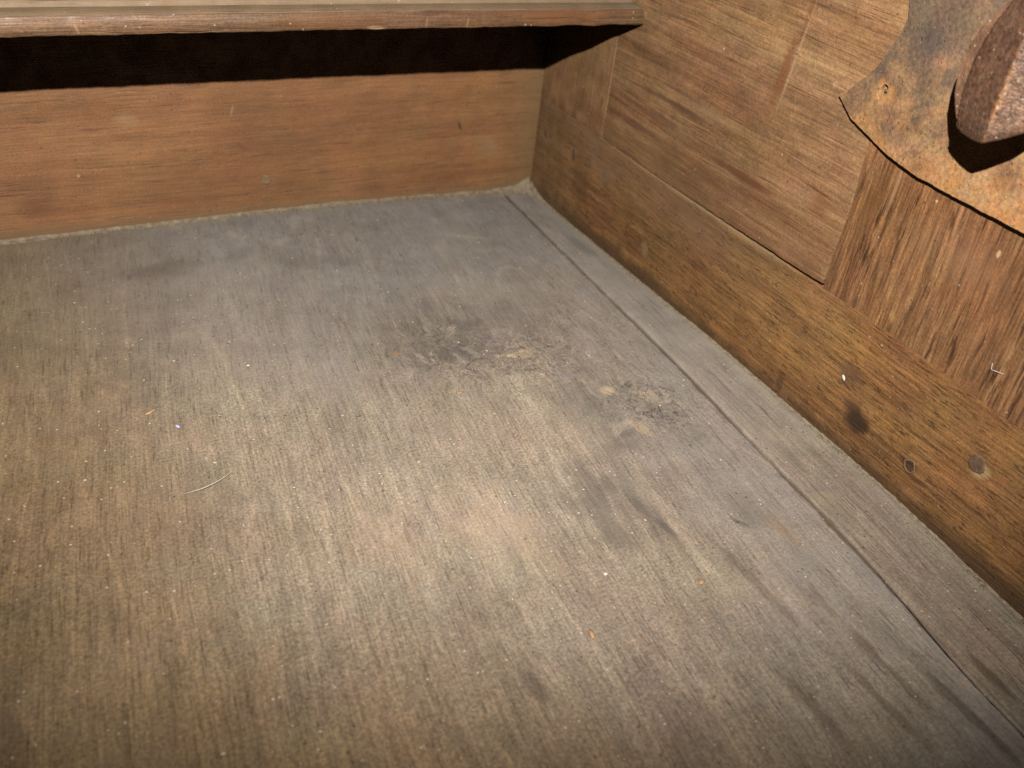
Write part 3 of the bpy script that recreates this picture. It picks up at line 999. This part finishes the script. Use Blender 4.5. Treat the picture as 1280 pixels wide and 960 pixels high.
def boss_x(y, z, f):
    """height of the forged face above the wall; f = 1 at the outline, 0 at the centre"""
    a = abs(y - RX)
    # the central body: ridge at the axis, falling as two flat facets
    rim = .0355
    zz = z
    gb = (-.4452 - 6.0 * (zz - .2463) ** 2) - RX
    if a <= gb or y < RX:
        h = .0372 + .0085 * (1 - a / max(gb, .001)) * (1 if True else 0)
        h -= .0010 * max(0, (f - .88) / .12) ** 2
    else:
        h = .0345 - .0012 * max(0, a - gb) / .008
        if a - gb < .0016: h = .0375 - .0052 * math.sin(min(1, (a - gb) / .0009) * math.pi / 2) + .0022 * max(0, (a - gb - .0009) / .0007)
    # slopes off at the lower end
    h -= interp(z, [(.217, .0012), (.230, .0003), (.24, 0), (.27, 0), (.298, .004)]) + max(0, RX - y) * .35
    h += .0004 * nz3(y * 60, z * 60, 4) + .0002 * nz3(y * 200, z * 200, 4)
    return h


nb = len(bo)
verts, faces = [], []
fr = [1.0] + lin(.985, .5, 60) + lin(.47, .06, 12)
for f in fr:
    for (y, z) in bo:
        yy = BC[0] + (y - BC[0]) * f; zz = BC[1] + (z - BC[1]) * f
        wob = 1 + .008 * nz3(y * 90, z * 90, 3)
        yy = BC[0] + (yy - BC[0]) * wob; zz = BC[1] + (zz - BC[1]) * wob
        x = -boss_x(yy, zz, f)
        if f == 1.0: x += .0005
        verts.append((x, yy, zz))
cidx = len(verts); verts.append((-boss_x(BC[0], BC[1], 0), BC[0], BC[1]))
for i in range(len(fr) - 1):
    for k in range(nb):
        a = i * nb + k; b = i * nb + (k + 1) % nb
        faces.append((a, b, b + nb, a + nb))
i = len(fr) - 1
for k in range(nb): faces.append((i * nb + k, i * nb + (k + 1) % nb, cidx))
# underside: back to a narrower neck standing on the plate
prev = [k for k in range(nb)]
for (f, x) in ((.985, -.0290), (.93, -.0265), (.80, -.0180), (.76, -.0030)):
    st = len(verts)
    for k, (y, z) in enumerate(bo):
        yy = BC[0] + (y - BC[0]) * f; zz = BC[1] + (z - BC[1]) * f
        bx = x if f < .95 else verts[k][0] + .0035
        if f < .8: bx = -standoff(yy, zz) - TP * .5
        verts.append((bx, yy, zz))
    for k in range(nb): faces.append((prev[(k + 1) % nb], prev[k], st + k, st + (k + 1) % nb))
    prev = [st + k for k in range(nb)]
faces.append(tuple(prev))
me = bpy.data.meshes.new('boss'); me.from_pydata(verts, [], faces)
bm = bmesh.new(); bm.from_mesh(me); bmesh.ops.recalc_face_normals(bm, faces=bm.faces); bm.to_mesh(me); bm.free()
link('boss', me, M['boss'], lock)['label'] = 'faceted forged boss standing out from the plate'
me.set_sharp_from_angle(angle=math.radians(28))

# ================================================================ dust and crumbs
rnd = random.Random(11)


def lump(c, r, verts, faces, flat=.6, n=6, al=None):
    """one small irregular crumb"""
    st = len(verts)
    ang = rnd.random() * 6.28 if al is None else al
    el = 1 + rnd.random() * .9
    seedv = rnd.random() * 50
    ico = [(0, 0, 1)] + [(math.cos(a) * .9, math.sin(a) * .9, .35) for a in [k * 2 * math.pi / n for k in range(n)]] + \
          [(math.cos(a), math.sin(a), -.35) for a in [(k + .5) * 2 * math.pi / n for k in range(n)]] + [(0, 0, -.7)]
    for q in ico:
        s = r * (1 + .45 * nz3(q[0] + seedv, q[1], q[2]))
        x = q[0] * s * el; y = q[1] * s; z = q[2] * s * flat
        verts.append((c[0] + x * math.cos(ang) - y * math.sin(ang), c[1] + x * math.sin(ang) + y * math.cos(ang), c[2] + z))
    for k in range(n):
        k2 = (k + 1) % n
        faces.append((st, st + 1 + k, st + 1 + k2))
        faces.append((st + 1 + k, st + 1 + n + k, st + 1 + k2))
        faces.append((st + 1 + k2, st + 1 + n + k, st + 1 + n + k2))
        faces.append((st + 1 + n + k, st + 1 + 2 * n, st + 1 + n + k2))


def stuff(name, verts, faces, mat, label, cat):
    me = bpy.data.meshes.new(name); me.from_pydata(verts, [], faces)
    o = link(name, me, mat)
    o['kind'] = 'stuff'; o['label'] = label; o['category'] = cat
    return o


# fillets of packed dust along both junctions, and a small heap in the corner
verts, faces = [], []


def fillet(path_fn, ss, wfn, nrm_in, steps=5):
    """path_fn(s) -> corner point; wfn(s) -> (reach over the floor, height up the wall); nrm_in = direction into the chest"""
    st = len(verts)
    for s in ss:
        p = path_fn(s); w, h = wfn(s)
        for k in range(steps + 1):
            q = k / steps
            o = w * (1 - q) ** 1.8; z = h * q ** 1.8
            jj = (.0004 + .03 * w * (k > 0)) * nz3(p[0] * 300 + k, p[1] * 300, k) + .10 * (w - .002) * (w > .004) * nz3(p[0] * 90 + k * .4, p[1] * 90, k * .4)
            px = p[0] + nrm_in[0] * (o + (0 if k == steps else jj)); py = p[1] + nrm_in[1] * (o + (0 if k == steps else jj))
            if k == steps: px -= nrm_in[0] * .002; py -= nrm_in[1] * .002
            fz = floor_z(min(px, 0), min(py, 0))
            verts.append((px, py, fz + z + (jj if 0 < k < steps else 0) - (.0006 if k == 0 else 0)))
    m_ = steps + 1
    for i in range(len(ss) - 1):
        for k in range(steps):
            a = st + i * m_ + k
            faces.append((a, a + 1, a + m_ + 1, a + m_))


def heap(s, c0, k): return math.exp(-((s - c0) / k) ** 2)


fillet(lambda s: (s, 0, 0), lin(-.002, -.86, 900),
       lambda s: (.0036 + .0022 * nz3(s * 45, 1) + .0004 * nz3(s * 300, 2) + .017 * math.exp(s / .020) + .003 * heap(s, -.05, .03) + .002 * heap(s, -.46, .04),
                  .0022 + .0014 * nz3(s * 50, 3) + .0004 * nz3(s * 260, 9) + .016 * math.exp(s / .015) + .0012 * heap(s, -.05, .03)), (0, -1))
fillet(lambda s: (0, s, 0), lin(-.002, -1.1, 1100),
       lambda s: (.0024 + .0018 * nz3(s * 40, 11) + .0004 * nz3(s * 300, 12) + .014 * math.exp(s / .018),
                  .0010 + .0009 * nz3(s * 50, 13) + .0003 * nz3(s * 260, 19) + .016 * math.exp(s / .015)), (-1, 0))
# crumbs bedded in the fillets
for _ in range(900):
    if rnd.random() < .6:
        x = -rnd.random() ** 1.6 * .5 - .004; y = -.0012 - abs(rnd.gauss(0, .0022)) - .004 * math.exp(x / .02)
    else:
        y = -rnd.random() * .75 - .004; x = -.001 - abs(rnd.gauss(0, .002))
    r = .0003 + rnd.random() ** 3 * .0011
    lump((x, y, floor_z(x, y) + r * .3), r, verts, faces)
stuff('dust', verts, faces, M['dust'], 'tan dust and crumbs packed along the foot of both walls', 'dust')

verts, faces = [], []
for _ in range(1500):
    x = -.012 - rnd.random() * .52; y = -.012 - rnd.random() * .70
    if abs(x - joint(y)) < .003: continue
    r = .00018 + rnd.random() ** 4 * .0006
    lump((x, y, floor_z(x, y) + r * .25), r, verts, faces, flat=.7)
for _ in range(130):       # a denser scatter of grit near the camera
    x = -.23 + rnd.gauss(0, .05); y = -.50 + rnd.gauss(0, .04)
    r = .0002 + rnd.random() ** 3 * .0005
    if x > -.07: continue
    lump((x, y, floor_z(x, y) + r * .25), r, verts, faces, flat=.7)
stuff('grit', verts, faces, M['crumb'], 'fine pale grit scattered over the chest floor', 'grit')


def chip(name, label, cat, xy, r, mat, al, el=1.0, flat=.35, wall=False, group=None):
    global rnd
    v, f = [], []
    lump((0, 0, 0), r, v, f, flat=flat, n=8, al=0)
    v = [(a * el, b, c) for (a, b, c) in v]
    me = bpy.data.meshes.new(name)
    if wall:
        v = [(-c, a * math.cos(al) - b * math.sin(al), a * math.sin(al) + b * math.cos(al)) for (a, b, c) in v]
        loc = (-.0004 - r * .15, xy[0], xy[1])
    else:
        v = [(a * math.cos(al) - b * math.sin(al), a * math.sin(al) + b * math.cos(al), c) for (a, b, c) in v]
        loc = (xy[0], xy[1], floor_z(*xy) + r * flat * .4)
    me.from_pydata(v, [], f)
    o = link(name, me, mat); o.location = loc
    o['label'] = label; o['category'] = cat
    if group: o['group'] = group
    return o


chip('plaster_crumb', 'bright white crumb lying alone on the open floor board below centre', 'crumb', (-.1976, -.4637), .0011, M['white'], .3)
chip('wood_chip', 'orange wood chip on the floor board, right of the white crumb', 'wood chip', (-.1526, -.4871), .0013, M['orange_chip'], .5, 1.5)
chip('wood_chip', 'long tan flake standing on end near the bottom middle of the floor', 'wood chip', (-.2247, -.4952), .0012, M['orange_chip'], 1.4, 1.9)
chip('wood_chip', 'pale tan flake just above the long tan flake on the floor', 'wood chip', (-.2298, -.4641), .0010, M['crumb'], 1.2, 1.6)
chip('wood_chip', 'thin orange sliver on the left part of the floor board', 'wood chip', (-.3877, -.2507), .0010, M['orange_chip'], 0.5, 2.2)
chip('wood_chip', 'small orange flake on the mid floor, below the knot', 'wood chip', (-.2039, -.2921), .0010, M['orange_chip'], 0.3, 1.6)
chip('plaster_crumb', 'small round white crumb on the far left floor board', 'crumb', (-.3225, -.2198), .0009, M['white'], 0)
chip('fluff', 'tiny bluish piece of fluff left of the curved fibre', 'fluff', (-.3756, -.2696), 0.0009, M['blue'], 1.8, 1.5)
chip('plaster_crumb', 'bright white crumb stuck to the brown rail', 'crumb', (-.4118, .0477), .0011, M['white'], .6, wall=True)


def fibre(name, label, pts_, r, mat):
    ctr = Vector(pts_[0])
    o = tube(name, [tuple(Vector(p) - ctr) for p in pts_], r, mat, None, 6)
    o.location = ctr
    o['label'] = label; o['category'] = 'fibre'
    return o


P = []
for k in range(15):
    s = k / 14
    x = -.384 + s * .030; y = -.3305 + .0055 * s ** 2 * 2 - .0016 * math.sin(s * 3.1)
    P.append((x, y, floor_z(x, y) + .0005 + .0012 * math.sin(s * 3.1)))
fibre('fibre', 'pale curved fibre lying across the grain on the left of the floor', P, [.00006 + .00014 * math.sin(k / 14 * 3.1) for k in range(15)], M['fluff'])
fibre('fibre', 'short bent white thread caught on the upright stile', [(-.0006, -.4944, .1115), (-.0010, -.4955, .1082), (-.0014, -.4990, .1092), (-.0008, -.5025, .1098)], .00016, M['fluff'])
